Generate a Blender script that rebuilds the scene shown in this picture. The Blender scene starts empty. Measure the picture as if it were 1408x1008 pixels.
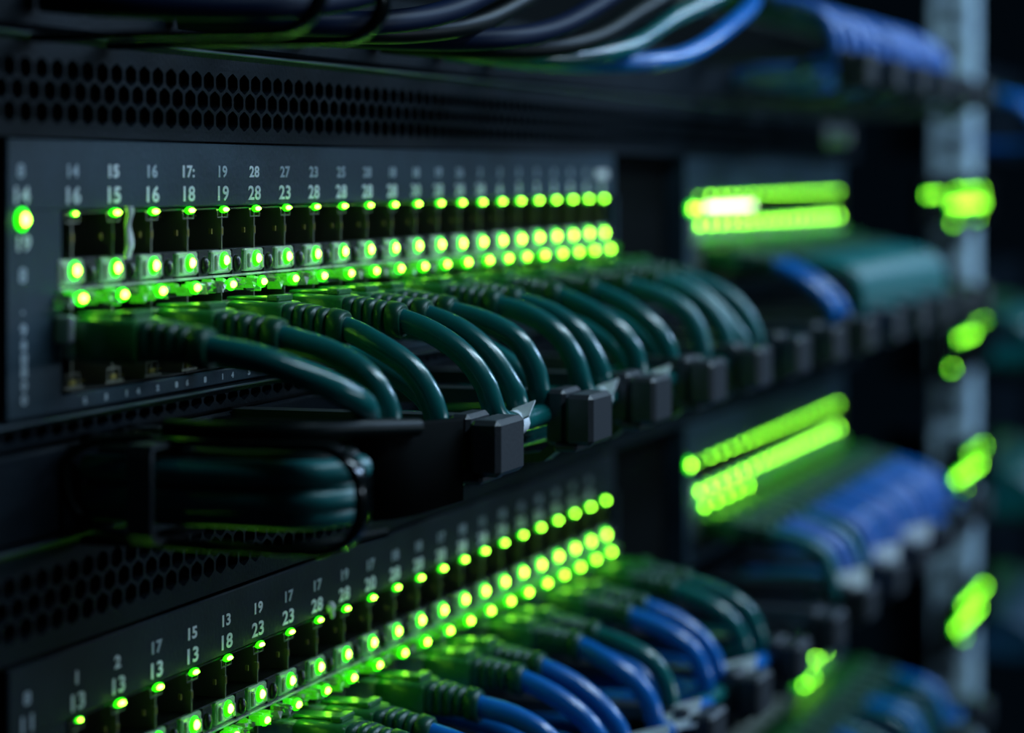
import bpy, math, random
from mathutils import Vector, Matrix
random.seed(7)
SC = bpy.context.scene
COL = SC.collection
H0 = 1.2                                   # camera height above the floor, metres
TH = math.radians(19.38)

# ------------------------------------------------------------------ camera, light, exposure
cam_d = bpy.data.cameras.new('camera')
cam = bpy.data.objects.new('camera', cam_d); COL.objects.link(cam)
SC.camera = cam
cam.location = (0.0, -0.203, H0)
look = Vector((math.cos(TH), math.sin(TH), 0))
cam.rotation_euler = look.to_track_quat('-Z', 'Y').to_euler()
cam_d.sensor_width = 36.0
cam_d.lens = 3400 / 1408 * 36.0
cam_d.shift_y = -262 / 1408
cam_d.clip_start = 0.02; cam_d.clip_end = 50
cam_d.dof.use_dof = True
cam_d.dof.focus_distance = 0.466
cam_d.dof.aperture_fstop = 10.1

SC.view_settings.view_transform = 'Standard'
SC.view_settings.look = 'None'
SC.view_settings.gamma = 1
SC.view_settings.exposure = 0.0
SC.view_settings.use_curve_mapping = False

world = bpy.data.worlds.new('world'); SC.world = world
world.use_nodes = True
bg = world.node_tree.nodes['Background']
bg.inputs[0].default_value = (0.10, 0.30, 0.55, 1); bg.inputs[1].default_value = 0.006

def area(name, loc, target, sx, sy, power, color):
    l = bpy.data.lights.new(name, 'AREA'); l.shape = 'RECTANGLE'
    l.size = sx; l.size_y = sy; l.energy = power; l.color = color
    o = bpy.data.objects.new(name, l); COL.objects.link(o)
    o.location = loc
    z = (Vector(loc) - Vector(target)).normalized()
    x = Vector((1, 0, 0)); x = (x - z * x.dot(z)).normalized()
    y = z.cross(x)
    o.rotation_euler = Matrix((x, y, z)).transposed().to_euler()
    return o
# strip lights above the aisle, plus an added low fill
area('aisle_tube_near', (0.72, -0.42, H0 + 0.46), (0.55, 0, H0 - 0.03), 0.9, 0.035, 4.2, (0.55, 0.80, 1.0))
area('aisle_tube_far', (1.35, -0.62, H0 + 0.40), (1.05, 0, H0 - 0.06), 0.7, 0.05, 5.2, (0.42, 0.66, 1.0))
area('added_front_fill', (0.85, -0.75, H0 - 0.02), (0.45, 0, H0 - 0.05), 0.5, 0.04, 1.25, (0.60, 0.80, 1.0))  # unseen fill added to light the cable bundle from the front

# ------------------------------------------------------------------ materials
def mat(name, base, rough=0.5, metal=0.0, spec=0.5, bump=0.0, bscale=300, var=0.0, coat=0.0, trans=0.0):
    m = bpy.data.materials.new(name); m.use_nodes = True
    nt = m.node_tree; b = nt.nodes['Principled BSDF']
    b.inputs['Base Color'].default_value = (*base, 1)
    b.inputs['Roughness'].default_value = rough
    b.inputs['Metallic'].default_value = metal
    b.inputs['Specular IOR Level'].default_value = spec
    b.inputs['Coat Weight'].default_value = coat
    b.inputs['Transmission Weight'].default_value = trans
    tc = nt.nodes.new('ShaderNodeTexCoord')
    if bump:
        n = nt.nodes.new('ShaderNodeTexNoise'); n.inputs['Scale'].default_value = bscale; n.inputs['Detail'].default_value = 3
        nt.links.new(tc.outputs['Object'], n.inputs['Vector'])
        bp = nt.nodes.new('ShaderNodeBump'); bp.inputs['Strength'].default_value = bump; bp.inputs['Distance'].default_value = 0.0004
        nt.links.new(n.outputs['Fac'], bp.inputs['Height']); nt.links.new(bp.outputs['Normal'], b.inputs['Normal'])
    if var:
        n2 = nt.nodes.new('ShaderNodeTexNoise'); n2.inputs['Scale'].default_value = 90; n2.inputs['Detail'].default_value = 4
        nt.links.new(tc.outputs['Object'], n2.inputs['Vector'])
        r = nt.nodes.new('ShaderNodeValToRGB')
        r.color_ramp.elements[0].position = 0.3; r.color_ramp.elements[1].position = 0.7
        r.color_ramp.elements[0].color = (*[c * (1 - var) for c in base], 1)
        r.color_ramp.elements[1].color = (*[min(1, c * (1 + var)) for c in base], 1)
        nt.links.new(n2.outputs['Fac'], r.inputs['Fac']); nt.links.new(r.outputs['Color'], b.inputs['Base Color'])
    return m
def emi(name, col, s, var=0.0):
    m = bpy.data.materials.new(name); m.use_nodes = True
    b = m.node_tree.nodes['Principled BSDF']
    b.inputs['Base Color'].default_value = (0.02, 0.1, 0.01, 1)
    b.inputs['Emission Color'].default_value = (*col, 1); b.inputs['Emission Strength'].default_value = s
    return m
M = {}
M['panel'] = mat('steel_blue_paint', (0.022, 0.044, 0.062), 0.5, 0.0, 0.2, 0.25, 900, 0.18)
M['charcoal'] = mat('charcoal_paint', (0.012, 0.020, 0.028), 0.55, 0.0, 0.14, 0.25, 900, 0.15)
M['black_metal'] = mat('black_powder_coat', (0.0045, 0.0085, 0.013), 0.55, 0.0, 0.08, 0.35, 1200, 0.2)
M['edge'] = mat('edge_highlight', (0.10, 0.13, 0.16), 0.35, 0.5)  # rim light on the rolled edge, put into a paler metal
M['matte_black'] = mat('matte_black', (0.002, 0.003, 0.003), 0.8, spec=0.03)
M['gloss_black'] = mat('gloss_black', (0.0015, 0.003, 0.003), 0.16, spec=0.22)
M['ring'] = mat('black_moulded_plastic', (0.040, 0.045, 0.053), 0.34, 0, 0.5, 0.15, 1500)
M['ink'] = mat('white_print', (0.80, 0.86, 0.88), 0.6)
M['ink_dim'] = mat('worn_white_print', (0.42, 0.50, 0.55), 0.6)
M['shield'] = mat('tinned_shield', (0.30, 0.30, 0.24), 0.32, 0.85)
M['gold'] = mat('gold_contact', (0.55, 0.45, 0.12), 0.3, 0.9)
M['jack'] = mat('black_jack_plastic', (0.008, 0.010, 0.009), 0.35)
M['guide'] = mat('clear_light_guide', (0.55, 0.60, 0.50), 0.2, 0, 0.5, 0.8, 1100, 0.4, trans=0.15)
M['lit_guide'] = mat('painted_glow_guide', (0.25, 0.55, 0.15), 0.15, 0, 0.6, 0.8, 1100, 0.4)
_b = M['lit_guide'].node_tree.nodes['Principled BSDF']; _b.inputs['Emission Color'].default_value = (0.06, 1.0, 0.0, 1); _b.inputs['Emission Strength'].default_value = 0.30  # LED glow put into the prongs' green colour and emission
M['teal'] = mat('dark_teal_jacket', (0.005, 0.115, 0.112), 0.22, 0, 0.5, 0.08, 500, 0.15)
M['teal_far'] = mat('teal_jacket', (0.008, 0.14, 0.145), 0.38, 0, 0.5, 0.05, 500, 0.15)
M['blue'] = mat('blue_jacket', (0.003, 0.14, 0.50), 0.24, 0, 0.5, 0.06, 500, 0.12)
M['violet'] = mat('pale_blue_jacket', (0.04, 0.15, 0.50), 0.3, 0, 0.5, 0.06, 500, 0.12)
M['slate'] = mat('slate_blue_jacket', (0.012, 0.06, 0.11), 0.35, 0, 0.4, 0.05, 500, 0.15)
M['navy'] = mat('navy_jacket', (0.002, 0.008, 0.030), 0.5, 0, 0.07)
M['black_jacket'] = mat('black_jacket', (0.002, 0.006, 0.006), 0.45, 0, 0.10)
M['plug'] = mat('smoked_green_plug', (0.018, 0.13, 0.030), 0.30, 0, 0.5, 0.2, 700)
M['boot'] = mat('dark_boot_rubber', (0.008, 0.060, 0.036), 0.34, 0, 0.28, 0.1, 700)
M['label'] = mat('white_label', (0.82, 0.86, 0.92), 0.5)
M['white'] = mat('white_matte', (0.75, 0.78, 0.74), 0.6, bump=0.6, bscale=900)
M['post'] = mat('galvanised_post', (0.50, 0.68, 0.88), 0.45, 0.0, 0.5, 0.2, 300, 0.35)
M['screw'] = mat('bright_screw', (0.45, 0.47, 0.52), 0.5, 0.2)
M['led'] = emi('green_light_core', (0.33, 1.0, 0.04), 23)
M['led_small'] = emi('green_light_small', (0.30, 1.0, 0.03), 24)
M['lens'] = emi('green_halo_lens', (0.015, 1.0, 0.0), 3.6)  # wide green lens disc stands in for the glare halo round the core
M['bar'] = emi('pale_green_display', (0.55, 1.0, 0.40), 7)
M['floor'] = mat('dark_floor_tile', (0.02, 0.025, 0.03), 0.4, var=0.2)
M['wall'] = mat('dark_wall', (0.01, 0.012, 0.015), 0.8, var=0.2)

# ------------------------------------------------------------------ mesh helpers (millimetres: X along the rack, d out of it, z from the lens)
def P(p, o=(0, 0, 0)):
    return Vector(((p[0] - o[0]) / 1000, -(p[1] - o[1]) / 1000, (p[2] - o[2]) / 1000))
def world_pos(X, d, z): return Vector((X / 1000, -d / 1000, H0 + z / 1000))

class MB:
    def __init__(s): s.v = []; s.f = []; s.m = []; s.sm = []
    def add(s, vs, fs, mi=0, smooth=False):
        b = len(s.v); s.v += [tuple(v) for v in vs]
        for f in fs: s.f.append([b + i for i in f]); s.m.append(mi); s.sm.append(smooth)
    def box(s, x0, x1, d0, d1, z0, z1, mi=0, bev=0.0):
        if bev <= 0:
            vs = [(x, d, z) for x in (x0, x1) for d in (d0, d1) for z in (z0, z1)]
            s.add(vs, [(0, 1, 3, 2), (4, 6, 7, 5), (0, 4, 5, 1), (2, 3, 7, 6), (0, 2, 6, 4), (1, 5, 7, 3)], mi); return
        c = ((x0 + x1) / 2, (d0 + d1) / 2, (z0 + z1) / 2); h = ((x1 - x0) / 2, (d1 - d0) / 2, (z1 - z0) / 2)
        vs = []; idx = {}
        for sx in (-1, 1):
            for sy in (-1, 1):
                for sz in (-1, 1):
                    for a in range(3):
                        sg = (sx, sy, sz); p = [c[i] + sg[i] * (h[i] - (0 if i == a else bev)) for i in range(3)]
                        idx[(sx, sy, sz, a)] = len(vs); vs.append(p)
        fs = []
        for a in range(3):
            u, w = [(1, 2), (0, 2), (0, 1)][a]
            for sg in (-1, 1):
                q = []
                for su, sw in ((-1, -1), (1, -1), (1, 1), (-1, 1)):
                    k = [0, 0, 0]; k[a] = sg; k[u] = su; k[w] = sw; q.append(idx[(*k, a)])
                fs.append(q)
        for a in range(3):
            u, w = [(1, 2), (0, 2), (0, 1)][a]
            for su in (-1, 1):
                for sw in (-1, 1):
                    k1 = [0] * 3; k1[u] = su; k1[w] = sw; k2 = list(k1); k1[a] = -1; k2[a] = 1
                    fs.append([idx[(*k1, u)], idx[(*k2, u)], idx[(*k2, w)], idx[(*k1, w)]])
        for sx in (-1, 1):
            for sy in (-1, 1):
                for sz in (-1, 1): fs.append([idx[(sx, sy, sz, a)] for a in range(3)])
        s.add(vs, fs, mi)
    def dome(s, c, r, mi=0, sx=1, sd=1, sz=1, n=12, rings=5):
        vs = []; fs = []
        for i in range(rings + 1):
            t = math.pi * i / rings
            for j in range(n):
                a = 2 * math.pi * j / n
                vs.append((c[0] + sx * r * math.sin(t) * math.cos(a), c[1] + sd * r * math.cos(t), c[2] + sz * r * math.sin(t) * math.sin(a)))
        for i in range(rings):
            for j in range(n): fs.append((i * n + j, i * n + (j + 1) % n, (i + 1) * n + (j + 1) % n, (i + 1) * n + j))
        s.add(vs, fs, mi, True)
    def loft(s, secs, mi=0, smooth=True, cap=True):      # secs: list of closed loops with the same count
        n = len(secs[0]); b = []
        for l in secs: b += l
        fs = []
        for i in range(len(secs) - 1):
            for j in range(n): fs.append((i * n + j, i * n + (j + 1) % n, (i + 1) * n + (j + 1) % n, (i + 1) * n + j))
        s.add(b, fs, mi, smooth)
        if cap:
            s.add(secs[0], [list(range(n))[::-1]], mi); s.add(secs[-1], [list(range(n))], mi)
    def tube(s, pts, r, mi=0, n=14, rf=None):
        s.loft(sweep(pts, r, n, rf), mi)
    def mesh(s, name, mats, origin=(0, 0, 0)):
        me = bpy.data.meshes.new(name)
        me.from_pydata([P(v, origin) for v in s.v], [], s.f)
        for mm in mats: me.materials.append(M[mm])
        for i, p in enumerate(me.polygons): p.material_index = s.m[i]; p.use_smooth = s.sm[i]
        me.update()
        import bmesh
        bm = bmesh.new(); bm.from_mesh(me); bmesh.ops.recalc_face_normals(bm, faces=bm.faces); bm.to_mesh(me); bm.free()
        return me

def spline(pts, step=2.0):
    p = [Vector(q) for q in pts]; p = [2 * p[0] - p[1]] + p + [2 * p[-1] - p[-2]]
    out = []
    for i in range(1, len(p) - 2):
        n = max(2, int((p[i + 1] - p[i]).length / step))
        t0 = 0; t1 = (p[i] - p[i - 1]).length ** .5 + 1e-6; t2 = t1 + (p[i + 1] - p[i]).length ** .5 + 1e-6; t3 = t2 + (p[i + 2] - p[i + 1]).length ** .5 + 1e-6
        for k in range(n):
            t = t1 + (t2 - t1) * k / n
            A1 = (t1 - t) / (t1 - t0) * p[i - 1] + (t - t0) / (t1 - t0) * p[i]
            A2 = (t2 - t) / (t2 - t1) * p[i] + (t - t1) / (t2 - t1) * p[i + 1]
            A3 = (t3 - t) / (t3 - t2) * p[i + 1] + (t - t2) / (t3 - t2) * p[i + 2]
            B1 = (t2 - t) / (t2 - t0) * A1 + (t - t0) / (t2 - t0) * A2
            B2 = (t3 - t) / (t3 - t1) * A2 + (t - t1) / (t3 - t1) * A3
            out.append((t2 - t) / (t2 - t1) * B1 + (t - t1) / (t2 - t1) * B2)
    out.append(p[-2]); return out
def sweep(pts, r, n=14, rf=None):
    pts = [Vector(p) for p in pts]
    up = Vector((1, 0.01, 0)); secs = []
    for i, p in enumerate(pts):
        t = (pts[min(i + 1, len(pts) - 1)] - pts[max(i - 1, 0)]).normalized()
        up = (up - t * up.dot(t))
        if up.length < 1e-4: up = t.orthogonal()
        up.normalize(); w = t.cross(up); rr = r if rf is None else r * rf(i)
        secs.append([p + rr * (math.cos(2 * math.pi * j / n) * up + math.sin(2 * math.pi * j / n) * w) for j in range(n)])
    return secs

def tag(o, label=None, cat=None, group=None, kind=None):
    if label: o['label'] = label
    if cat: o['category'] = cat
    if group: o['group'] = group
    if kind: o['kind'] = kind
    return o
def empty(name, X, d, z, **k):
    o = bpy.data.objects.new(name, None); COL.objects.link(o); o.location = world_pos(X, d, z); o.empty_display_size = 0.01
    return tag(o, **k)
def link(name, me, parent=None, loc=(0, 0, 0)):          # loc: mm offset in the parent's frame, or world mm when top level
    o = bpy.data.objects.new(name, me); COL.objects.link(o)
    if parent: o.parent = parent; o.location = P(loc)
    else: o.location = world_pos(*loc)
    return o
def build(mb, name, mats, parent=None, origin=None, world_o=None):
    """mesh given in world mm; parent empty sits at world_o"""
    if parent is not None:
        return link(name, mb.mesh(name, mats, world_o), parent)
    o = link(name, mb.mesh(name, mats, origin), None, origin)
    return o

# ------------------------------------------------------------------ room
mb = MB(); mb.box(-1500, 3500, -1500, 1800, -1220, -1200)
tag(build(mb, 'floor', ['floor'], None, (0, 0, -1200)), kind='structure')
mb = MB(); mb.box(-1500, 3500, -1540, -1500, -1200, 1300)
tag(build(mb, 'wall_back', ['wall'], None, (0, -1500, -1200)), kind='structure')

# ------------------------------------------------------------------ rack frame
RO = (1206, 0, -1200)
rack = empty('rack_frame', *RO, label='pale blue-grey upright steel post of the rack, right of the blurred switches', cat='rack')
def post_mesh(x0, x1, d0, d1):
    b = MB(); b.box(x0, x1, d0, d1, -1200, 800, 0, 1.5)
    return b
pb = post_mesh(1199, 1216, -4, 17)
z = -340.0
while z < 120:                                            # punched square holes framed by raised lips
    pb.box(1198.4, 1199.2, 3, 10, z, z + 9, 1)
    z += 15.9
build(pb, 'post', ['post', 'matte_black'], rack, world_o=RO)
for (a, b_) in ((-30, -6), (1199, 1230)):
    build(post_mesh(a, b_, -520, -490), 'post', ['black_metal'], rack, world_o=RO)
build(post_mesh(200, 216, -22, 0), 'post', ['black_metal'], rack, world_o=RO)
mb = MB(); mb.box(-30, 1230, -520, -490, -1190, -1150); mb.box(200, 216, -490, -22, -1190, -1150); mb.box(1199, 1216, -490, -4, -1190, -1150)
build(mb, 'base_frame', ['black_metal'], rack, world_o=RO)
mb = MB(); mb.box(200, 1216, -70, -66, -420, 160)
build(mb, 'backing_sheet', ['matte_black'], rack, world_o=RO)

# ------------------------------------------------------------------ vented panels
def vent_panel(z0, z1, rows, x0, x1, label, bottom_solid=1.2, px=5.0, h1=1.15, h2=2.35, screw=False, name='vented_panel'):
    b = MB(); pz = h1 + h2
    zb = z0 + bottom_solid
    ncol = int((x1 - x0) / px)
    for r in range(rows):
        cz = zb + h2 + r * pz
        off = px / 2 if (r % 2) else 0
        for c in range(ncol):
            cx = x0 + px / 2 + off + c * px
            if cx + px / 2 > x1: continue
            out = [(-px/2, -h1), (0, -h2), (px/2, -h1), (px/2, h1), (0, h2), (-px/2, h1)]
            # the hole's corners are rounded by splitting each side
            k = 0.84
            inn = []
            for i in range(6):
                a = out[i]; n_ = out[(i + 1) % 6]; q = out[i - 1]
                inn.append(((a[0] * .86 + q[0] * .14) * k, (a[1] * .86 + q[1] * .14) * k))
                inn.append(((a[0] * .86 + n_[0] * .14) * k, (a[1] * .86 + n_[1] * .14) * k))
            vs = [(cx + p[0], 0, cz + p[1]) for p in out] + [(cx + p[0], 0, cz + p[1]) for p in inn] + [(cx + p[0], -1.6, cz + p[1]) for p in inn]
            fs = []
            for i in range(6):
                j = (i + 1) % 6
                fs.append((i, j, 6 + 2 * j, 6 + 2 * i + 1))
                fs.append((i, 6 + 2 * i + 1, 6 + 2 * i))
            for i in range(12):
                j = (i + 1) % 12
                fs.append((6 + i, 6 + j, 18 + j, 18 + i))
            b.add(vs, fs)
            if r == 0: b.add([(cx - px/2, 0, cz - h1), (cx - px/2, 0, cz - h2), (cx, 0, cz - h2), (cx + px/2, 0, cz - h2), (cx + px/2, 0, cz - h1)], [(0, 1, 2), (2, 3, 4)])
            if r == rows - 1: b.add([(cx - px/2, 0, cz + h1), (cx - px/2, 0, cz + h2), (cx, 0, cz + h2), (cx + px/2, 0, cz + h2), (cx + px/2, 0, cz + h1)], [(0, 1, 2), (2, 3, 4)])
    zt = zb + h2 * 2 + (rows - 1) * pz
    b.box(x0 - 3, x1 + 3, -1.6, 0, z0, zb + 0.02)
    # upper strip with a rolled top edge
    secs = []
    prof = [(-1.6, zt - 0.02), (0, zt - 0.02), (0, z1 - 1.6), (0.6, z1 - 0.8), (0.5, z1 - 0.2), (-0.4, z1), (-30, z1), (-30, z1 - 1.2), (-1.6, z1 - 1.2)]
    for x in (x0 - 3, x1 + 3): secs.append([(x, p[0], p[1]) for p in prof])
    b.loft(secs, 0, False)
    b.box(x0 - 3, x1 + 3, -0.2, 0.75, z1 - .75, z1 - .3, 1, .12)  # added lip strip carrying the rim highlight
    b.box(x0 - 3, x0 + 1.5, -1.6, -0.01, z0, z1 - 2); b.box(x1 - 3, x1 + 3, -1.6, -0.01, z0, z1 - 2)
    o0 = ((x0 + x1) / 2, 0, z0)
    t = empty(name, *o0, label=label, cat='vent panel', group=None)
    build(b, 'perforated_face', ['black_metal', 'edge'], t, world_o=o0)
    c = MB(); c.box(x0 - 3, x1 + 3, -66, -30, z0 + .5, z1 - 1.4)
    build(c, 'inner_plenum', ['matte_black'], t, world_o=o0)
    for xa in (x0 - 3, x1):
        c = MB(); c.box(xa, xa + 3, -30, -1.6, z0, z1 - 1.2)
        build(c, 'side_flange', ['black_metal'], t, world_o=o0)
    if screw:
        c = MB(); xs, zs = 946, z0 + 9
        for (r, d0, d1) in ((4.6, 0, 2.0), (3.6, 2, 7.5), (3.0, 7.5, 8.6)):
            c.loft([[(xs + r * math.cos(a * math.pi / 9), d, zs + r * math.sin(a * math.pi / 9)) for a in range(18)] for d in (d0, d1)], 0, True)
        c.box(xs - 3, xs + 3, 8.5, 8.9, zs - .4, zs + .4, 0)
        build(c, 'thumb_screw', ['screw'], t, world_o=o0)
    return t
vent_panel(6.3, 23.2, 3, 262, 1000, 'black honeycomb vent strip above the upper row of port numbers', 1.6, screw=True)
vent_panel(-76.8, -58.6, 3, 262, 1000, 'black honeycomb vent strip above the lower numbered switch', 2.6)

# ------------------------------------------------------------------ lettering
TXT = {}
def text_mesh(s, size, mname):
    k = (s, size, mname)
    if k in TXT: return TXT[k]
    cu = bpy.data.curves.new('t', 'FONT'); cu.body = s; cu.size = size / 1000 / 0.70; cu.align_x = 'CENTER'; cu.align_y = 'CENTER'
    cu.extrude = 0.00004; cu.offset = 0.00009; cu.resolution_u = 3; cu.space_character = 1.05
    o = bpy.data.objects.new('t', cu); COL.objects.link(o)
    bpy.context.view_layer.update()
    me = bpy.data.meshes.new_from_object(o.evaluated_get(bpy.context.evaluated_depsgraph_get()))
    bpy.data.objects.remove(o)
    me.materials.clear(); me.materials.append(M[mname])
    me.transform(Matrix.Rotation(math.pi / 2, 4, 'X') @ Matrix.Diagonal((1.4, .95, 1, 1)))
    TXT[k] = me; return me

# ------------------------------------------------------------------ ports (shared meshes, origin at the divider k on the face plane, z = switch datum)
PITCH = 13.92
def upper_port():
    b = MB()
    b.box(-0.22, 0.22, -11, 0.1, -13.6, -5.9, 0)                       # divider wall
    b.box(0.22, PITCH - .22, -11.6, -11, -13.6, -5.9, 1)               # back
    b.box(0.22, PITCH - .22, -11, -0.6, -6.2, -5.9, 1)                 # ceiling
    b.box(0.22, PITCH - .22, -11, -0.3, -13.8, -13.5, 1)               # floor
    b.box(-2.6, 2.6, -0.1, 0.25, -6.35, -6.1, 0)                       # bracket under the light
    b.box(-2.3, -2.05, 0, .3, -7.6, -6.3, 0); b.box(1.9, 2.15, 0, .3, -7.6, -6.3, 0); b.box(-2.3, 2.15, 0, .3, -7.75, -7.5, 0)
    b.box(-0.75, 0.1, -0.4, 0.35, -11.0, -9.4, 0); b.box(-0.6, -0.1, .3, .42, -10.8, -9.6, 2)
    b.box(-2.9, -2.5, -1.2, -0.6, -10.7, -9.7, 2)
    for i in range(8): b.box(3.2 + i * 1.02, 3.5 + i * 1.02, -9, -3.5, -6.9 - .08 * i, -6.7 - .08 * i, 2)
    return b.mesh('port', ['shield', 'jack', 'gold'])
def lower_port():
    b = MB()
    b.box(-0.22, 0.22, -11, 0.1, -35.2, -21.6, 0)
    b.box(0.22, PITCH - .22, -11.6, -11, -35.2, -21.2, 1)
    b.box(0.22, PITCH - .22, -11, -0.4, -35.6, -35.3, 1)
    b.box(0.22, PITCH - .22, -11, -0.4, -21.6, -21.2, 1)
    b.box(-3.0, 3.0, -0.1, 0.5, -35.0, -34.6, 0)
    b.box(-2.3, -2.05, 0, .3, -34.6, -32.6, 0); b.box(1.9, 2.15, 0, .3, -34.6, -32.6, 0); b.box(-2.3, 2.15, 0, .3, -32.7, -32.45, 0)
    b.box(-0.9, 0.9, -.2, .3, -34.4, -33.6, 2)
    for i in range(8): b.box(3.2 + i * 1.02, 3.5 + i * 1.02, -9, -3.5, -34.6, -34.4, 2)
    return b.mesh('port', ['shield', 'jack', 'gold'])
def guide_mesh(seed):
    rnd = random.Random(seed); b = MB()
    b.box(-4.4, 3.6, -3, 0.4, -18.0, -13.7, 0, .35)                   # clear block carrying the middle light
    b.box(-3.6, -2.6, .3, .9, -17.4, -14.6, 0, .2); b.box(2.2, 3.1, .3, .8, -17.6, -15.0, 0, .2)
    b.dome((6.2 + rnd.uniform(-.4, .4), 0.2, -16.3), 1.15, 1, 1, .8, 1.5); b.box(4.4, 8.2, -3, 0.1, -18.4, -13.7, 1)
    b.box(-4.9, 9.0, -2, 0.7, -18.75, -18.35, 0, .1)                    # ledge
    for i in range(17):                                                # faceted plastic prongs under the ledge, most with LED glow painted in
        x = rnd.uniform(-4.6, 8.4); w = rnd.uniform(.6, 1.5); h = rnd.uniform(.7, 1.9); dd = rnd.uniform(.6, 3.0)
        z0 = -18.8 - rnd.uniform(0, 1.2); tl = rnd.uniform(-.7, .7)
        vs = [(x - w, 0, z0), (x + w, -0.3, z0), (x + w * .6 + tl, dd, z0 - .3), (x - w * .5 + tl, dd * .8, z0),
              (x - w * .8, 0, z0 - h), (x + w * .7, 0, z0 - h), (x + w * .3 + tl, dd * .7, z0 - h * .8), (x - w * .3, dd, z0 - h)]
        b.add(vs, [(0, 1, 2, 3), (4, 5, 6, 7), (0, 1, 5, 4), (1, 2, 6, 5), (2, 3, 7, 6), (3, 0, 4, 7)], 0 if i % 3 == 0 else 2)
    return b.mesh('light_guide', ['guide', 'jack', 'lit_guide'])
def led_mesh(r, sx, sz, core='led'):
    b = MB(); b.dome((0, 0.35, 0), r * .8, 0, sx, .8, sz)
    b.dome((0, 0.0, 0), r * 1.42, 1, sx, .35, sz)
    return b.mesh('indicator_light', [core, 'lens'])
UP, LP_ = upper_port(), lower_port()
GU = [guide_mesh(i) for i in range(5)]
L_TOP = led_mesh(.9, 1.5, .55); L_MID = led_mesh(1.05, 1.15, 1.1); L_LOW = led_mesh(.95, 1.5, .9, 'led_small'); L_TINY = led_mesh(.55, 2.4, .7, 'lens'); L_BIG = led_mesh(1.35, 1, 1)

def switch(x0, x1, k0, n, dz, label, small=None, big=None, extra=None, guides=True, group=None, lows=99, paint='panel', endx=None):
    """x0..x1 faceplate span, k0 first divider, n ports; dz moves the whole unit"""
    o0 = (x0, 0, dz - 38.6)
    t = empty('network_switch', *o0, label=label, cat='network switch', group=group)
    b = MB(); ex0 = k0 - 3.2; ex1 = k0 + n * PITCH + 1.0
    top, bot = dz + 5.9, dz - 38.6
    b.box(x0, x1, -1.2, 0.0, dz - 5.6, top, 0, .25)
    b.box(x0, x1, -1.2, 0.0, bot, dz - 35.9, 0, .25)
    b.box(x0, ex0, -1.2, 0.0, dz - 36.0, dz - 5.5, 0)
    b.box(ex1, x1, -1.2, 0.0, dz - 36.0, dz - 5.5, 0)
    b.box(x0, x1, -60, -1.2, top - .9, top - .1, 0); b.box(x0, x1, -60, -1.2, bot + .1, bot + .9, 0)
    b.box(x0, x0 + 1, -60, -1.2, bot + .9, top - .9, 0); b.box(x1 - 1, x1, -60, -1.2, bot + .9, top - .9, 0)
    build(b, 'faceplate', [paint], t, world_o=o0)
    b = MB(); b.box(x0 + 1, x1 - 1, -65.9, -12, bot + 1, top - 1); b.box(ex0 - 1, k0 - .2, -12, -2.5, dz - 36, dz - 5.5)
    b.box(k0 + n * PITCH, k0 + n * PITCH + .5, -11, 0, dz - 35.3, dz - 5.9, 1)
    build(b, 'chassis', ['matte_black', 'shield'], t, world_o=o0)
    def at(X, z): return (X - o0[0], 0, z - o0[2])
    for k in range(n):
        X = k0 + k * PITCH
        up = link('port', UP, t, at(X, dz)); lo = link('port', LP_, t, at(X, dz))
        r = random.Random(int(dz) * 37 + k + int(x0))
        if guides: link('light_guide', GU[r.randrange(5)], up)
        a = link('indicator_light', L_TOP, up, (0.4, 0.35, -6.2))
        if k == 0: a.scale = (.55, .55, .55)
        link('indicator_light', L_MID, up, (0.2, 0.5, -15.6 + r.uniform(-.12, .12)))
        if k < lows: link('indicator_light', L_LOW, lo, (-1.6 + r.uniform(-.4, .4), 2.6, -20.0))
    if small:
        for i, s in enumerate(small):
            if s: link('port_number', text_mesh(s, 2.15, 'ink_dim' if i > 5 or r.random() < .2 else 'ink'), t, (k0 + i * PITCH - x0 + .2, .03, dz + .7 - o0[2]))
    if big:
        for i, s in enumerate(big):
            if s: link('port_number', text_mesh(s, 2.75, 'ink'), t, (k0 + i * PITCH - x0 + .3, .03, dz - 3.35 - o0[2]))
    if extra:
        for (s, X, z, sz, mm) in extra: link('printed_mark', text_mesh(s, sz, mm), t, (X - x0, .03, z - o0[2]))
    return t, o0

K1 = 359.0
small1 = ['14', '15', '16', '17:', '19', '28', '27', '23', '25', '28', '18', '18', '19', '26', '3', '3', '3', '2', '3', '0', '0']
big1 = ['16', '15', '16', '18', '19', '28', '23', '28', '28', '28', '28', '30', '28', '28', '28', '6', '3', '3', '3', '0', '0', '0']
ex1 = [('8', 343, .7, 2.2, 'ink_dim'), ('14', 343, -3.2, 2.7, 'ink'), ('19', 343.6, -10.8, 2.5, 'ink'), ('8', 343.6, -15.9, 2.4, 'ink_dim'), ('.', 343.6, -21, 2, 'ink_dim'),
       ('9', 343.8, -24.6, 1.9, 'ink_dim'), ('8', 343.9, -27, 1.6, 'ink_dim'), ('8', 344, -29.2, 1.9, 'ink_dim'), ('8', 344, -31.2, 1.9, 'ink_dim'), ('0', 344, -33.4, 1.6, 'ink_dim'), ('0', 344, -35.6, 1.6, 'ink_dim')]
for i, s in enumerate(['2', '3', '1', '4', '2', '8', '6', '8', '1', '4', '5', '2']):
    ex1.append((s, 363.5 + i * 6.2 + (i % 3), -37.3, 1.0, 'ink_dim'))
sw1, o1 = switch(339, 664, K1, 22, 0, 'blue-grey network switch with white port numbers, its right half glowing green, upper one', small1, big1, ex1)
link('status_light', L_BIG, sw1, (343 - o1[0], .3, -6.9 - o1[2]))
b = MB(); b.box(646, 656, 0, .4, -0.7, 1.5, 0, .1)
build(b, 'blank_label', ['white'], sw1, world_o=o1)
b = MB(); r = random.Random(3)                                       # narrow white strip hanging over the second port
secs = []
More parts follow.
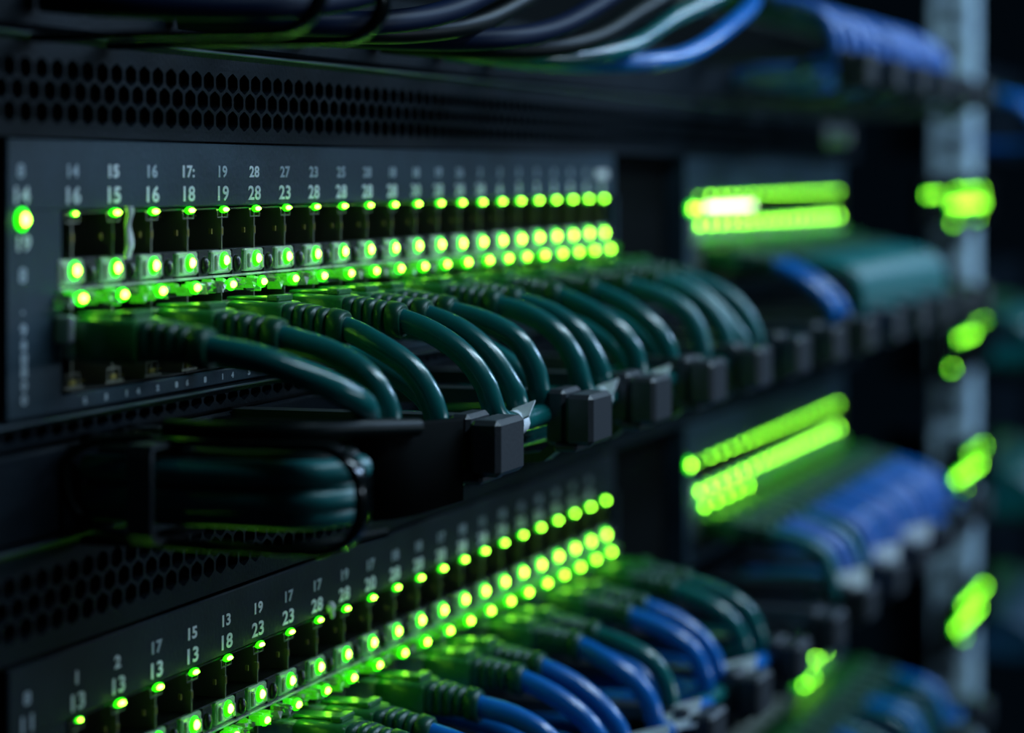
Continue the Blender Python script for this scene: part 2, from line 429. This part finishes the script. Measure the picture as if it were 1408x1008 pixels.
for i in range(10):
    z = -5.2 - i * .98; w = 1.25 - .35 * math.sin(i * .7) - .05 * i
    secs.append([(374.6 + w * q + .15 * math.sin(i * 1.9), 2.4 + dd + .25 * math.sin(i * 1.3), z) for q, dd in ((-1, 0), (0, .25), (1, 0), (1, -.3), (0, -.1), (-1, -.3))])
b.loft(secs, 0, True)
build(b, 'white_flag', ['white'], sw1, world_o=o1)
b = MB(); b.box(353.2, 354.6, 0, 3.2, -27.2, -22.6, 0, .4); build(b, 'metal_glint', ['screw'], sw1, world_o=o1)  # bright sliver stands in for a metallic glint beside the first plug

small2 = ['1', '2', '17', '15', '13', '19', '17', '17', '19', '17', '18', '18', '17', '18', '11', '18', '13', '18', '18', '18', '18']
big2 = ['13', '13', '13', '13', '18', '23', '23', '28', '28', '20', '28', '28', '28', '28', '28', '28', '28', '28', '28', '28', '28']
ex2 = [('8', 345, -83.5 + .4, 2.1, 'ink_dim'), ('11', 345, -83.5 - 3.7, 2.7, 'ink_dim')]
sw2, o2 = switch(339.5, 664, K1 + 1.6, 22, -83.5, 'charcoal network switch with white port numbers running off the bottom edge of the view', small2, big2, ex2, paint='charcoal')
b = MB(); b.dome((463.5, .8, -88.0), 1.3, 0, 1.1, .7, 1.0); b.dome((464.2, .8, -89.6), .8, 0, .8, .7, 1.2)  # small white lump on the faceplate
build(b, 'white_flag', ['white'], sw2, world_o=o2)

sw3, o3 = switch(739, 976, 752, 16, 0, 'distant blurred switch with two green light rows, level with the upper numbers', lows=0)
b = MB(); b.box(762, 823, 0, 1.0, -10.9, -9.0, 0, .3); build(b, 'display_bar', ['bar'], sw3, world_o=o3)
link('status_light', L_BIG, sw3, (744 - o3[0], .3, -10.2 - o3[2])); link('status_light', L_BIG, sw3, (750 - o3[0], .3, -10.2 - o3[2]))
sw4, o4 = switch(739, 976, 752, 16, -83.5, 'distant blurred switch with a steep double row of green lights, below the ring line', lows=5)
link('status_light', L_BIG, sw4, (742 - o4[0], .3, -89.7 - o4[2]))
switch(884, 976, 894, 4, -167, 'distant switch lowest in view, a few green lights showing between blue cable rows', lows=2)
for dz, lab in ((0, 'plain black filler plate between the two upper switches'), (-83.5, 'plain black filler plate between the two lower switches')):
    b = MB(); b.box(665, 738, -9, -6, dz - 38.6, dz + 5.6, 0, .4); b.box(665.5, 737.5, -65.9, -9, dz - 38.4, dz - 36, 0)
    tag(build(b, 'filler_plate', ['matte_black'], None, (665, 0, dz - 38.6)), lab, 'filler plate')

# switches clipped to the post
def mini_switch(x0, x1, zc, h, leds, label):
    o0 = (x0, 0, zc - h / 2)
    t = empty('network_switch', *o0, label=label, cat='network switch')
    b = MB(); b.box(x0, x1, 17, 21, zc - h / 2, zc + h / 2, 0, .6); build(b, 'faceplate', ['matte_black'], t, world_o=o0)
    for (X, z, s) in leds:
        l = link('indicator_light', L_BIG, t, (X - x0, 21.4, z - o0[2])); l.scale = (s, s, s)
    return t
mini_switch(1040, 1236, -11, 22, [(1045, -8, .8), (1058, -8, .7), (1070, -8, .8)] + [(1110 + i * 12, -13, 1.15) for i in range(8)] + [(1120 + i * 18, -7, .8) for i in range(5)] + [(1112, -21, .8), (1180, -20, .6)],
            'small dark unit on the steel post, highest of its green light clusters')
mini_switch(1085, 1230, -79, 24, [(1130, -74, .9), (1148, -74, 1.1), (1166, -74, 1.0), (1185, -70, .6), (1203, -70, .55), (1108, -86, .8)],
            'small dark unit on the steel post with a green cluster and faint dot below')
mini_switch(1090, 1238, -136, 22, [(1122 + i * 15, -137, 1.15) for i in range(5)] + [(1162 + i * 18, -130, .8) for i in range(3)] + [(1140, -144, .6)],
            'small dark unit on the steel post, tilted green cluster level with the blue cables')
mini_switch(1090, 1238, -203, 24, [(1124 + i * 14, -205, 1.15) for i in range(5)] + [(1144 + i * 14, -198, 1.0) for i in range(5)] + [(1140, -212, .6)],
            'small dark unit on the steel post, lowest of its green light clusters')

# ------------------------------------------------------------------ cable organisers: back panel + rings
RX = [362, 422, 477, 522, 571, 618, 664, 712, 760, 808, 856, 904, 952, 1000]
def ring_mesh(w, cap=True, nob=False):
    b = MB()
    prof_o = [(0, -43.6), (38, -43.4), (47.5, -43.4), (48.5, -44.4), (48.5, -53.2), (43.0, -57.8), (34, -59.0), (0, -58.5)]
    prof_i = [(0, -47.0), (32, -46.4), (45.6, -45.2), (46.2, -45.8), (46.2, -52.6), (42.0, -56.0), (33, -57.2), (0, -56.6)]
    n = len(prof_o); vs = []
    for x in (-w / 2, w / 2):
        vs += [(x, *p) for p in prof_o] + [(x, *p) for p in prof_i]
    fs = []
    for i in range(n - 1):
        o, q = 0, n
        fs.append((o + i, o + i + 1, q + i + 1, q + i)); fs.append((2 * n + i, 2 * n + i + 1, 3 * n + i + 1, 3 * n + i))
        fs.append((i, i + 1, 2 * n + i + 1, 2 * n + i)); fs.append((n + i, n + i + 1, 3 * n + i + 1, 3 * n + i))
    fs.append((0, n, 3 * n, 2 * n)); fs.append((n - 1, 2 * n - 1, 4 * n - 1, 3 * n - 1))
    b.add(vs, fs)
    return b
def cap_mesh():
    b = MB(); b.box(-6.5, 7.5, 48.6, 54.5, -54.0, -43.8, 0, .9)
    b.box(-5.2, 6.0, 44.2, 48.3, -54.2, -43.0, 0, .8)
    b.box(-6.2, 6.2, 46, 51, -55.4, -53.6, 0, .6)
    return b
RING = ring_mesh(5.5).mesh('ring', ['ring']); CAP = cap_mesh().mesh('ring_cap', ['ring'])
def bare_ring():
    b = MB(); c = []; 
    for cd, cz, a0 in ((43, -50.6, 0), (43, -52.6, -90)):
        for k in range(7):
            a = math.radians(90 - k * 15 + a0) if a0 == 0 else math.radians(0 - k * 15)
            c.append((cd + 7.6 * math.cos(a), cz + 7.4 * math.sin(a)))
    c = [(1.2, -43.2)] + c + [(1.2, -60.0)]
    secs = []
    for i, (d, z) in enumerate(c):
        p = c[max(i - 1, 0)]; q = c[min(i + 1, len(c) - 1)]; t = Vector((q[0] - p[0], q[1] - p[1])).normalized(); n = Vector((t.y, -t.x))
        secs.append([(x * 2.3, d + n.x * h, z + n.y * h) for x, h in ((-1, -.5), (-.6, -.75), (.6, -.75), (1, -.5), (1, .5), (.6, .75), (-.6, .75), (-1, .5))])
    b.loft(secs, 0, True)
    return b.mesh('ring', ['gloss_black'])
BARE = bare_ring()
def organiser(dz, xs, x0, x1, label, bare=()):
    o0 = (x0, 0, dz - 59)
    t = empty('cable_organizer', *o0, label=label, cat='cable organizer')
    b = MB(); b.box(x0, x1, -66, -2, dz - 58.4, dz - 43.0, 0); b.box(x0, x1, -2, 0, dz - 58.4, dz - 44.0, 0, .6)
    build(b, 'back_panel', ['black_metal'], t, world_o=o0)
    for x in xs:
        r = link('ring', RING, t, (x - x0, 0, dz - o0[2])); link('ring_cap', CAP, r)
    for x in bare: link('ring', BARE, t, (x - x0, 0, dz - o0[2]))
    return t
mo = organiser(0, RX[1:], 262, 1010, 'black ring cable organizer between the two numbered switches, square caps in sharp focus', (362,))
b = MB(); wall = [(383, 14), (383, 34), (384.2, 41), (388, 45), (394, 46.6), (404, 47.2), (415.5, 47.6)]
out = [(x, d) for x, d in wall]; inn = [(x + (1.2 if i < 3 else .6), d - (0 if i < 2 else .5 if i < 4 else 1.2)) for i, (x, d) in enumerate(wall)]
top = [-41.4, -41.4, -41.5, -41.8, -42.2, -42.8, -43.4]
b.loft([[(o[0], o[1], -58.2), (o[0], o[1], tz - .5), (o[0] + .2, o[1] - .2, tz), (n_[0], n_[1], tz), (n_[0], n_[1], -58.2)] for o, n_, tz in zip(out, inn, top)], 0, True)
build(b, 'trough_cover', ['matte_black'], mo, world_o=(262, 0, -59))
organiser(-83.5, RX, 262, 1010, 'black ring cable organizer under the blue cables, running off the bottom of the view')
organiser(82.0, RX[8:], 262, 1010, 'dark ring cable organizer along the top edge of the view', (346, 371))
organiser(-167, RX[5:], 620, 1010, 'blurred ring cable organizer at the bottom right corner')
vent_panel(-43.0, -38.8, 1, 262, 1000, 'narrow honeycomb strip directly below the upper numbered switch', .3, px=5.0, h1=.5, h2=1.6)

# ------------------------------------------------------------------ cables
def sq(c, hw, hh, e, n=20):                              # superellipse section across the plug
    out = []
    for j in range(n):
        a = 2 * math.pi * j / n; ca, sa = math.cos(a), math.sin(a)
        out.append((c[0] + hw * math.copysign(abs(ca) ** e, ca), c[1], c[2] + hh * math.copysign(abs(sa) ** e, sa)))
    return out
def plug_mesh():
    b = MB()
    b.box(-5.6, 5.6, -6, 3.2, -3.2, 3.4, 1, .35)                     # crystal nose in the jack
    b.loft([sq((0, d, -d * .02), w, h, .28) for d, w, h in ((2.6, 5.9, 3.5), (3.2, 6.1, 3.8), (9, 6.1, 3.8), (12.6, 5.5, 3.7), (13.2, 5.1, 3.5))], 0, True)
    b.box(-2.6, 2.6, 1.0, 11.5, 3.6, 4.3, 0, .25)                    # latch
    b.box(-3.4, 3.4, 9.5, 12.0, 3.4, 4.6, 0, .3)
    return b.mesh('plug', ['plug', 'guide'])
def boot_mesh():
    b = MB(); secs = []
    z = lambda d: -.25 - (d - 13) ** 2 * .010
    prof = [(13.0, 4.6, 3.45)]
    for i in range(4):
        d = 13.4 + i * 2.0; w = 4.6 - i * .35; h = 3.5 - i * .1
        prof += [(d, w, h), (d + 1.45, w - .08, h - .03), (d + 1.52, w - .6, h - .45), (d + 1.9, w - .65, h - .45)]
    prof += [(21.4, 3.0, 2.6), (21.6, 3.6, 3.45), (23.9, 3.5, 3.4), (24.3, 3.1, 3.0)]
    b.loft([sq((0, d, z(d)), w, h, .5 if d < 18 else .8) for d, w, h in prof], 0, True)
    return b.mesh('boot', ['boot'])
PLUG, BOOT = plug_mesh(), boot_mesh()
def cable(X, dz, mname, label, route, group=None, zp=-26.6, plug=True, tag_at=None, fs=1.0, r=2.3, tilt=0.0, taglen=7):
    """X port centre; route: mm points (dx, d, z) relative to the port column and the level"""
    o0 = (X, 0, zp + dz)
    t = empty('patch_cable', *o0, label=label, cat='cable', group=group)
    if plug:
        link('plug', PLUG, t); link('boot', BOOT, t)
    pts = ([(0, 21.0, -.8), (0.1, 24, -1.4)] if plug else []) + [(dx, d, z - zp) for dx, d, z in route]
    sp = spline(pts, 2.2)
    b = MB(); b.tube(sp, r)
    link('cord', b.mesh('cord', [mname]), t)
    if tag_at:
        seg = [p for p in sp if tag_at[0] <= p.x <= tag_at[1] and p.z < -14]
        c = MB()
        if len(seg) > 2: c.tube(seg[1:-1] if len(seg) > 4 else seg, r + .25, n=12)
        a, e = seg[0], seg[-1]
        q = [(a.x, a.y - 2.6 * fs, a.z - .5 * fs), (a.x + .5, a.y + 7.0 * fs, a.z + 1.8), (e.x, a.y + 6.5 * fs, a.z + 1.8 + 5.2 * fs), (e.x, a.y - 3.0 * fs, a.z + .8 + 3.4 * fs)]
        c.add(q + [(x, y, z - .35) for x, y, z in q], [(0, 1, 2, 3), (4, 7, 6, 5), (0, 4, 5, 1), (1, 5, 6, 2), (2, 6, 7, 3), (3, 7, 4, 0)])
        link('cable_label', c.mesh('cable_label', ['label']), t)
    return t
SLOTS = [(42.3, -50.2), (41.5, -53.4), (37.0, -51.6), (32.0, -48.6), (31.0, -54.0), (26, -51)]
def route(n, s=1, length=62, jit=0.0, reach=0.0, drop=0.0, inner=False):
    sd, sz = SLOTS[n % 6]
    j = jit
    if inner: reach -= 2.2; sd = 36.0
    if n in (6, 10, 13, 15, 14, 18, 12, 0, 4, 8): sd, sz = 43.2, -48.2
    return [(.4 + j, 31 + reach * .5, -30.4 - drop * .5), (1.0 + j, 37.5 + reach, -34.6 - drop), (1.3 + j, 41.5 + reach * .6, -40.5 - drop * .5), (1.6 * s + j, 42.6, -45.6),
            (s * 5.5, sd + .5, sz + .4), (s * 15, sd, sz), (s * 28, sd, sz), (s * (length - 16), sd - .4, sz - .2), (s * (length - 4), sd - 8, sz), (s * length, sd - 22, sz), (s * (length + 2), 1.5, -50.5)]
px1 = lambda k: K1 + (k + .5) * PITCH - 4.6       # port centre, matched to the visible plugs
first = [(0, 'dark teal patch cable nearest the camera, stretching straight from the leftmost plug'),
         (2, 'dark teal patch cable from the second plug, arching behind the nearest straight one'),
         (4, 'dark teal patch cable from the third ribbed boot, ending at the first cap'),
         (6, 'dark teal patch cable from the sharply focused fourth ribbed boot'),
         (7, 'dark teal patch cable running close behind the fourth one, left of the first cap'),
         (8, 'dark teal patch cable with the fifth ribbed boot, dropping between the two nearest caps'),
         (10, 'dark teal patch cable dropping just left of the sharply focused cap'),
         (11, 'dark teal patch cable behind the one left of the sharply focused cap'),
         (13, 'dark teal patch cable dropping between the second and third caps'),
         (15, 'dark teal patch cable with a wide arch ending at the third cap'),
         (17, 'dark teal patch cable in shade right of the wide arch, before the fourth cap'),
         (19, 'blurred teal patch cable, left one of the trio above the fifth cap'),
         (20, 'blurred teal patch cable, middle one of the trio above the fifth cap'),
         (21, 'blurred teal patch cable, right one of the trio above the sixth cap')]
for n, lab in first:
    X = px1(n)
    if n == 0:
        rt = [(2, 31, -29.4), (5.5, 37, -31.9), (10.5, 42, -35), (16, 43.2, -37.2), (22, 42.3, -39.6), (28, 40, -44.6), (36, 37, -49.5), (52, 32, -51), (64, 16, -51), (66, 1.5, -51)]
    elif n == 4:
        rt = route(2, 1, 58, -3)
    elif n == 2: rt = route(4, 1, 60, 2, 1.5)
    else:
        rt = route(n, 1, 62 + (n * 7) % 9, random.uniform(-.6, .6), random.uniform(-1.2, 1.4), random.uniform(-1.5, 1.0), inner=n in (7, 11, 20))
    cable(X, 0, 'teal' if n < 17 else 'teal_far', lab, rt, tag_at={6: (7, 15), 10: (6, 14), 13: (6, 14), 15: (6, 14)}.get(n), fs=.5, zp=-26.6)

# cables hidden behind the first ones, coming up from the trough
for i, (X, lab) in enumerate([(px1(3), 'dark teal cable low in the trough, under the first two arches'), (px1(5), 'dark teal cable low in the trough behind the first cap'), (px1(9), 'dark teal cable low in the trough behind the sharply focused cap'),
                              (px1(14), 'dark teal cable low in the trough behind the third cap'), (px1(16), 'dark teal cable low in the trough behind the fourth cap')]):
    rt = [(0, -6, -32), (0, 4, -32.2), (.5, 16, -33.6), (1, 27, -37), (1, 34.5, -42.5), (2, 36, -48), (10, 34, -53.2), (26, 28, -54.4), (40, 14, -54), (42, 1.5, -54)]
    cable(X, 0, 'teal', lab, rt, plug=False, r=2.2)

# block 2, level of the upper switch: blue pair, then the tight teal bundle
for i in range(15):
    X = 758 + i * 13.9 - 2
    if i < 2:
        cable(X, 0, 'blue', ['blurred blue cable, left one of the pair before the teal bundle', 'blurred blue cable, right one of the pair before the teal bundle'][i], route(i, 1, 60, 0, .5, 2))
    elif i == 2: continue
    else:
        cable(X, 0, 'teal_far', 'blurred teal patch cable in the tight bundle left of the steel post', route(i, 1, 40, 0, 2.5, -2.5), group='tight teal bundle left of the steel post')
        if i < 14: cable(X + 6.9, 0, 'teal_far', 'blurred teal patch cable in the tight bundle left of the steel post', route(i + 3, 1, 40, 0, 2.2, -2.9), group='tight teal bundle left of the steel post', plug=False)

# level 2, block 1
lv2 = [(2, 'navy', 'dark cable low at the bottom edge, under the nearest blue arches'),
       (6, 'blue', 'blue patch cable from the nearest ribbed boot, cut by the bottom edge'),
       (7, 'blue', 'bright blue patch cable from the second ribbed boot at the bottom edge'),
       (9, 'blue', 'bright blue patch cable from the third ribbed boot above the bottom edge'),
       (11, 'blue', 'bright blue patch cable in the middle of the lower row, broad highlight'),
       (12, 'blue', 'blue patch cable right behind the broad highlighted one in the lower row'),
       (14, 'blue', 'blue patch cable ending at the larger white label of the lower row'),
       (15, 'teal', 'shaded teal-blue patch cable between the two white labels of the lower row'),
       (17, 'blue', 'bright blue patch cable, left one of the pair at the upper white label'),
       (18, 'blue', 'bright blue patch cable, right one of the pair at the upper white label'),
       (20, 'teal', 'blurred dark teal patch cable arching right of the lower blue row'),
       (21, 'teal', 'second blurred dark teal patch cable right of the lower blue row')]
for n, mm, lab in lv2:
    cable(px1(n) + 1.6, -83.5, mm, lab, route(n, 1, 60 + n % 7, random.uniform(-2, 2), random.uniform(-1, 1.5), random.uniform(-1.5, 1.5)), tag_at={14: (5, 15), 18: (5, 15), 12: (6, 15)}.get(n), fs=1.0)
for i, X in enumerate([px1(5), px1(8), px1(10), px1(13), px1(16)]):
    rt = [(0, -6, -32), (0, 4, -32.2), (.5, 16, -33.6), (1, 27, -37), (1, 34.5, -42.5), (2, 36, -48), (10, 34, -53.2), (26, 28, -54.4), (40, 14, -54), (42, 1.5, -54)]
    cable(X, -83.5, 'teal' if i % 2 else 'blue', ['blue cable low in the lower trough at the bottom edge', 'teal cable low in the lower trough behind the second blue arch', 'blue cable low in the lower trough behind the middle arches',
          'teal cable low in the lower trough under the larger white label', 'blue cable low in the lower trough under the upper white label'][i], rt, plug=False, r=2.2)
# level 2, block 2
for i in range(16):
    X = 752 + i * 13.9
    mm = 'teal_far' if i in (0, 3) else ('violet' if i % 3 else 'blue')
    cable(X, -83.5, mm, 'blurred blue patch cable in the dense fan below the slanted double light row' if mm != 'teal_far' else ('blurred teal patch cable at the left end of the blue fan under the slanted lights' if i == 0 else 'blurred teal patch cable crossing between blue ones near the left of the fan'), route(i, 1, 44, random.uniform(-2, 2), 1.5, random.uniform(-2, 0)),
          group='blue fan below the slanted light row' if mm != 'teal_far' else 'teal cables in the blue fan', tag_at=(3, 14) if i in (0, 4, 8) else None, fs=1.3)
# level 3, block 2
for i in range(16):
    mm = ('teal_far', 'navy', 'teal', 'blue')[i % 4]
    lab = {'teal_far': 'blurred teal cable in the dark tangle at the bottom right corner', 'navy': 'blurred navy cable in the dark tangle at the bottom right corner',
           'teal': 'blurred dark teal cable in the dark tangle at the bottom right corner', 'blue': 'blurred blue cable in the dark tangle at the bottom right corner'}[mm]
    cable(752 + i * 13.9, -167, mm, lab, route(i, 1, 44, random.uniform(-3, 3), 1, random.uniform(-3, 1)), group=mm.replace('_', ' ') + ' tangle bottom right')
# level 0: long sagging cables above the vent strip
sag = [(480, 'navy', 'dark sagging cable along the top edge, leftmost with a green sheen'),
       (528, 'navy', 'navy sagging cable along the top edge, second with a green sheen'),
       (556, 'black_jacket', 'black sagging cable along the top edge, lowest hanging one'),
       (584, 'navy', 'navy sagging cable right behind the lowest hanging one at the top edge'),
       (622, 'black_jacket', 'black sagging cable right of the lowest hanging ones at the top edge'),
       (660, 'teal', 'dark teal sagging cable near the middle of the top edge'),
       (694, 'blue', 'blue-lit sagging cable right of the middle of the top edge')]
for i, (X, mm, lab) in enumerate(sag):
    dd = (i % 3) * 3.2
    rt = [(-2, 30, 55), (-18, 37, 49.5), (-55, 39 - dd, 39.5), (-88, 37 - dd, 31), (-112, 32 - dd, 27.8), (-126, 20, 27.2), (-131, 10, 27.6), (-133, 1.5, 28.4)]
    cable(X, 0, mm, lab, rt, zp=57.0)
for i in range(3, 15):
    X = 700 + i * 18.5
    cable(X, 83.0, 'violet' if i > 2 else 'blue', 'blurred blue patch cable in the row at the top right', route(i, 1, 40, random.uniform(-2, 2), 1.5, random.uniform(-2, 0)), group='blue row at the top right')
# neighbouring rack, right of the post
for lv, (dz, mm, txt) in enumerate([(68, 'blue', 'blurred blue cable right of the steel post at the top right'), (-42, 'teal', 'blurred teal cable right of the steel post, upper middle'), (-118, 'teal', 'blurred teal cable right of the steel post, lower middle'), (-190, 'slate', 'blurred slate blue cable right of the steel post near the bottom')]):
    o0 = (1240, 0, dz - 50)
    bk = MB(); bk.box(1222, 1520, -30, -2, dz - 58, dz - 8, 0, .8)
    t = build(bk, 'patch_bay', ['black_metal'], None, (1222, 0, dz - 58))
    tag(t, ['black patch bay behind the blue cables right of the steel post', 'black patch bay behind the upper teal cables right of the steel post', 'black patch bay behind the lower teal cables right of the steel post', 'black patch bay behind the slate blue cables right of the steel post'][lv], 'patch bay')
    for i in range(9):
        rt = [(0.4, 31, -30.4), (1, 38, -35), (2, 43, -42), (8, 43, -49), (20, 34, -53), (26, 14, -53), (28, 1, -53)]
        cable(1236 + i * 16, dz, mm, txt, rt, group='cables right of the post, row %d from the top' % (lv + 1))

# ------------------------------------------------------------------ the strapped bundle in the nearest ring
bund = [(-48.0, 0), (-52.5, 1), (-50.3, 2), (-55.0, 3), (-46.8, 4)]
names = ['topmost', 'middle', 'shaded second', 'lowest', 'rear upper']
for z, i in bund:
    off = [0, .5, 5, 3, 6][i]
    rt = [(376, 44.2 - i * .5, z), (370.5, 43.6 - i * .5, z), (363.5 + off * .5, 37.5, z), (361 + off, 24, z), (361 + off, 12, z), (361.5 + off, 1.5, z)]
    o0 = (361 + off, 0, z)
    t = empty('network_cable', *o0, label=names[i] + ' teal cable in the strapped bundle at the lower left', cat='cable')
    b = MB(); b.tube(spline([(x - o0[0], d, zz - z) for x, d, zz in rt], 2.2), 2.2)
    link('cord', b.mesh('cord', ['teal_far' if i != 4 else 'black_jacket']), t)  # lighter teal puts the light missing on the shadowed bundle into its colour
# black jacketed loops over and under the bundle
def loop(label, pts, r, mm):
    o0 = pts[0]
    b = MB(); b.tube(spline(pts, 2), r)
    o = link('cable_loop', b.mesh('cable_loop', [mm], o0), None, o0); tag(o, label, 'cable')
loop('black glossy cable curving over the strapped bundle at the lower left', [(366, 14, -41.6), (363, 26, -41.4), (366, 37, -41.2), (378, 43, -41.8), (394, 47, -43.0)], 1.6, 'black_jacket')
loop('thin clear-edged loop bulging left of the strapped bundle', [(360, 14, -42.6), (357, 5, -43.4), (356, 0.8, -46), (355.5, -.2 + 1.2, -51), (356, 3.5, -55.6), (358, 12, -58.6), (361, 26, -59.9), (366, 40, -59.6), (378, 48, -58.8)], .8, 'black_jacket')
b = MB(); o0 = (356, 14, -60)
prof = [(x, z) for x, z in ((354.5, -44.0), (371, -44.0), (373, -46), (373, -56.6), (371, -58.4), (356, -58.4), (354.2, -56.6), (354.2, -46))]
for k in range(1):
    secs = []
    n = len(prof)
    for d, e in ((13.2, 0), (13.2, .9), (17.6, .9), (17.6, 0)):
        cx, cz = 363.6, -51.2
        secs.append([(x + math.copysign(e, x - cx), d, z + math.copysign(e, z - cz)) for x, z in prof])
    secs.append(secs[0])
    b.loft(secs, 0, False, cap=False)
tag(build(b, 'strap', ['ring'], None, o0), 'black strap wound upright round the cable bundle at the lower left', 'strap')

o0 = (371.2, 2, -58.6)
b = MB(); secs = []
for d, q in ((0.8, 0), (36, 0), (40.5, 1.0), (43, 3.2), (44, 6.0)):
    secs.append([(x, d, -50.6 + z) for x, z in [(371.2 + q * .15, 6.4 - q), (372.4, 7.9 - q), (379, 8.2 - q), (381.8, 7.2 - q), (382.2, -6.6 + q), (381, -7.8 + q), (373, -8.0 + q), (371.3 + q * .15, -6.6 + q)]])
b.loft(secs, 0, True)
tag(build(b, 'cable_sleeve', ['gloss_black'], None, o0), 'glossy black sleeve behind the strapped teal cables at the lower left', 'cable sleeve')
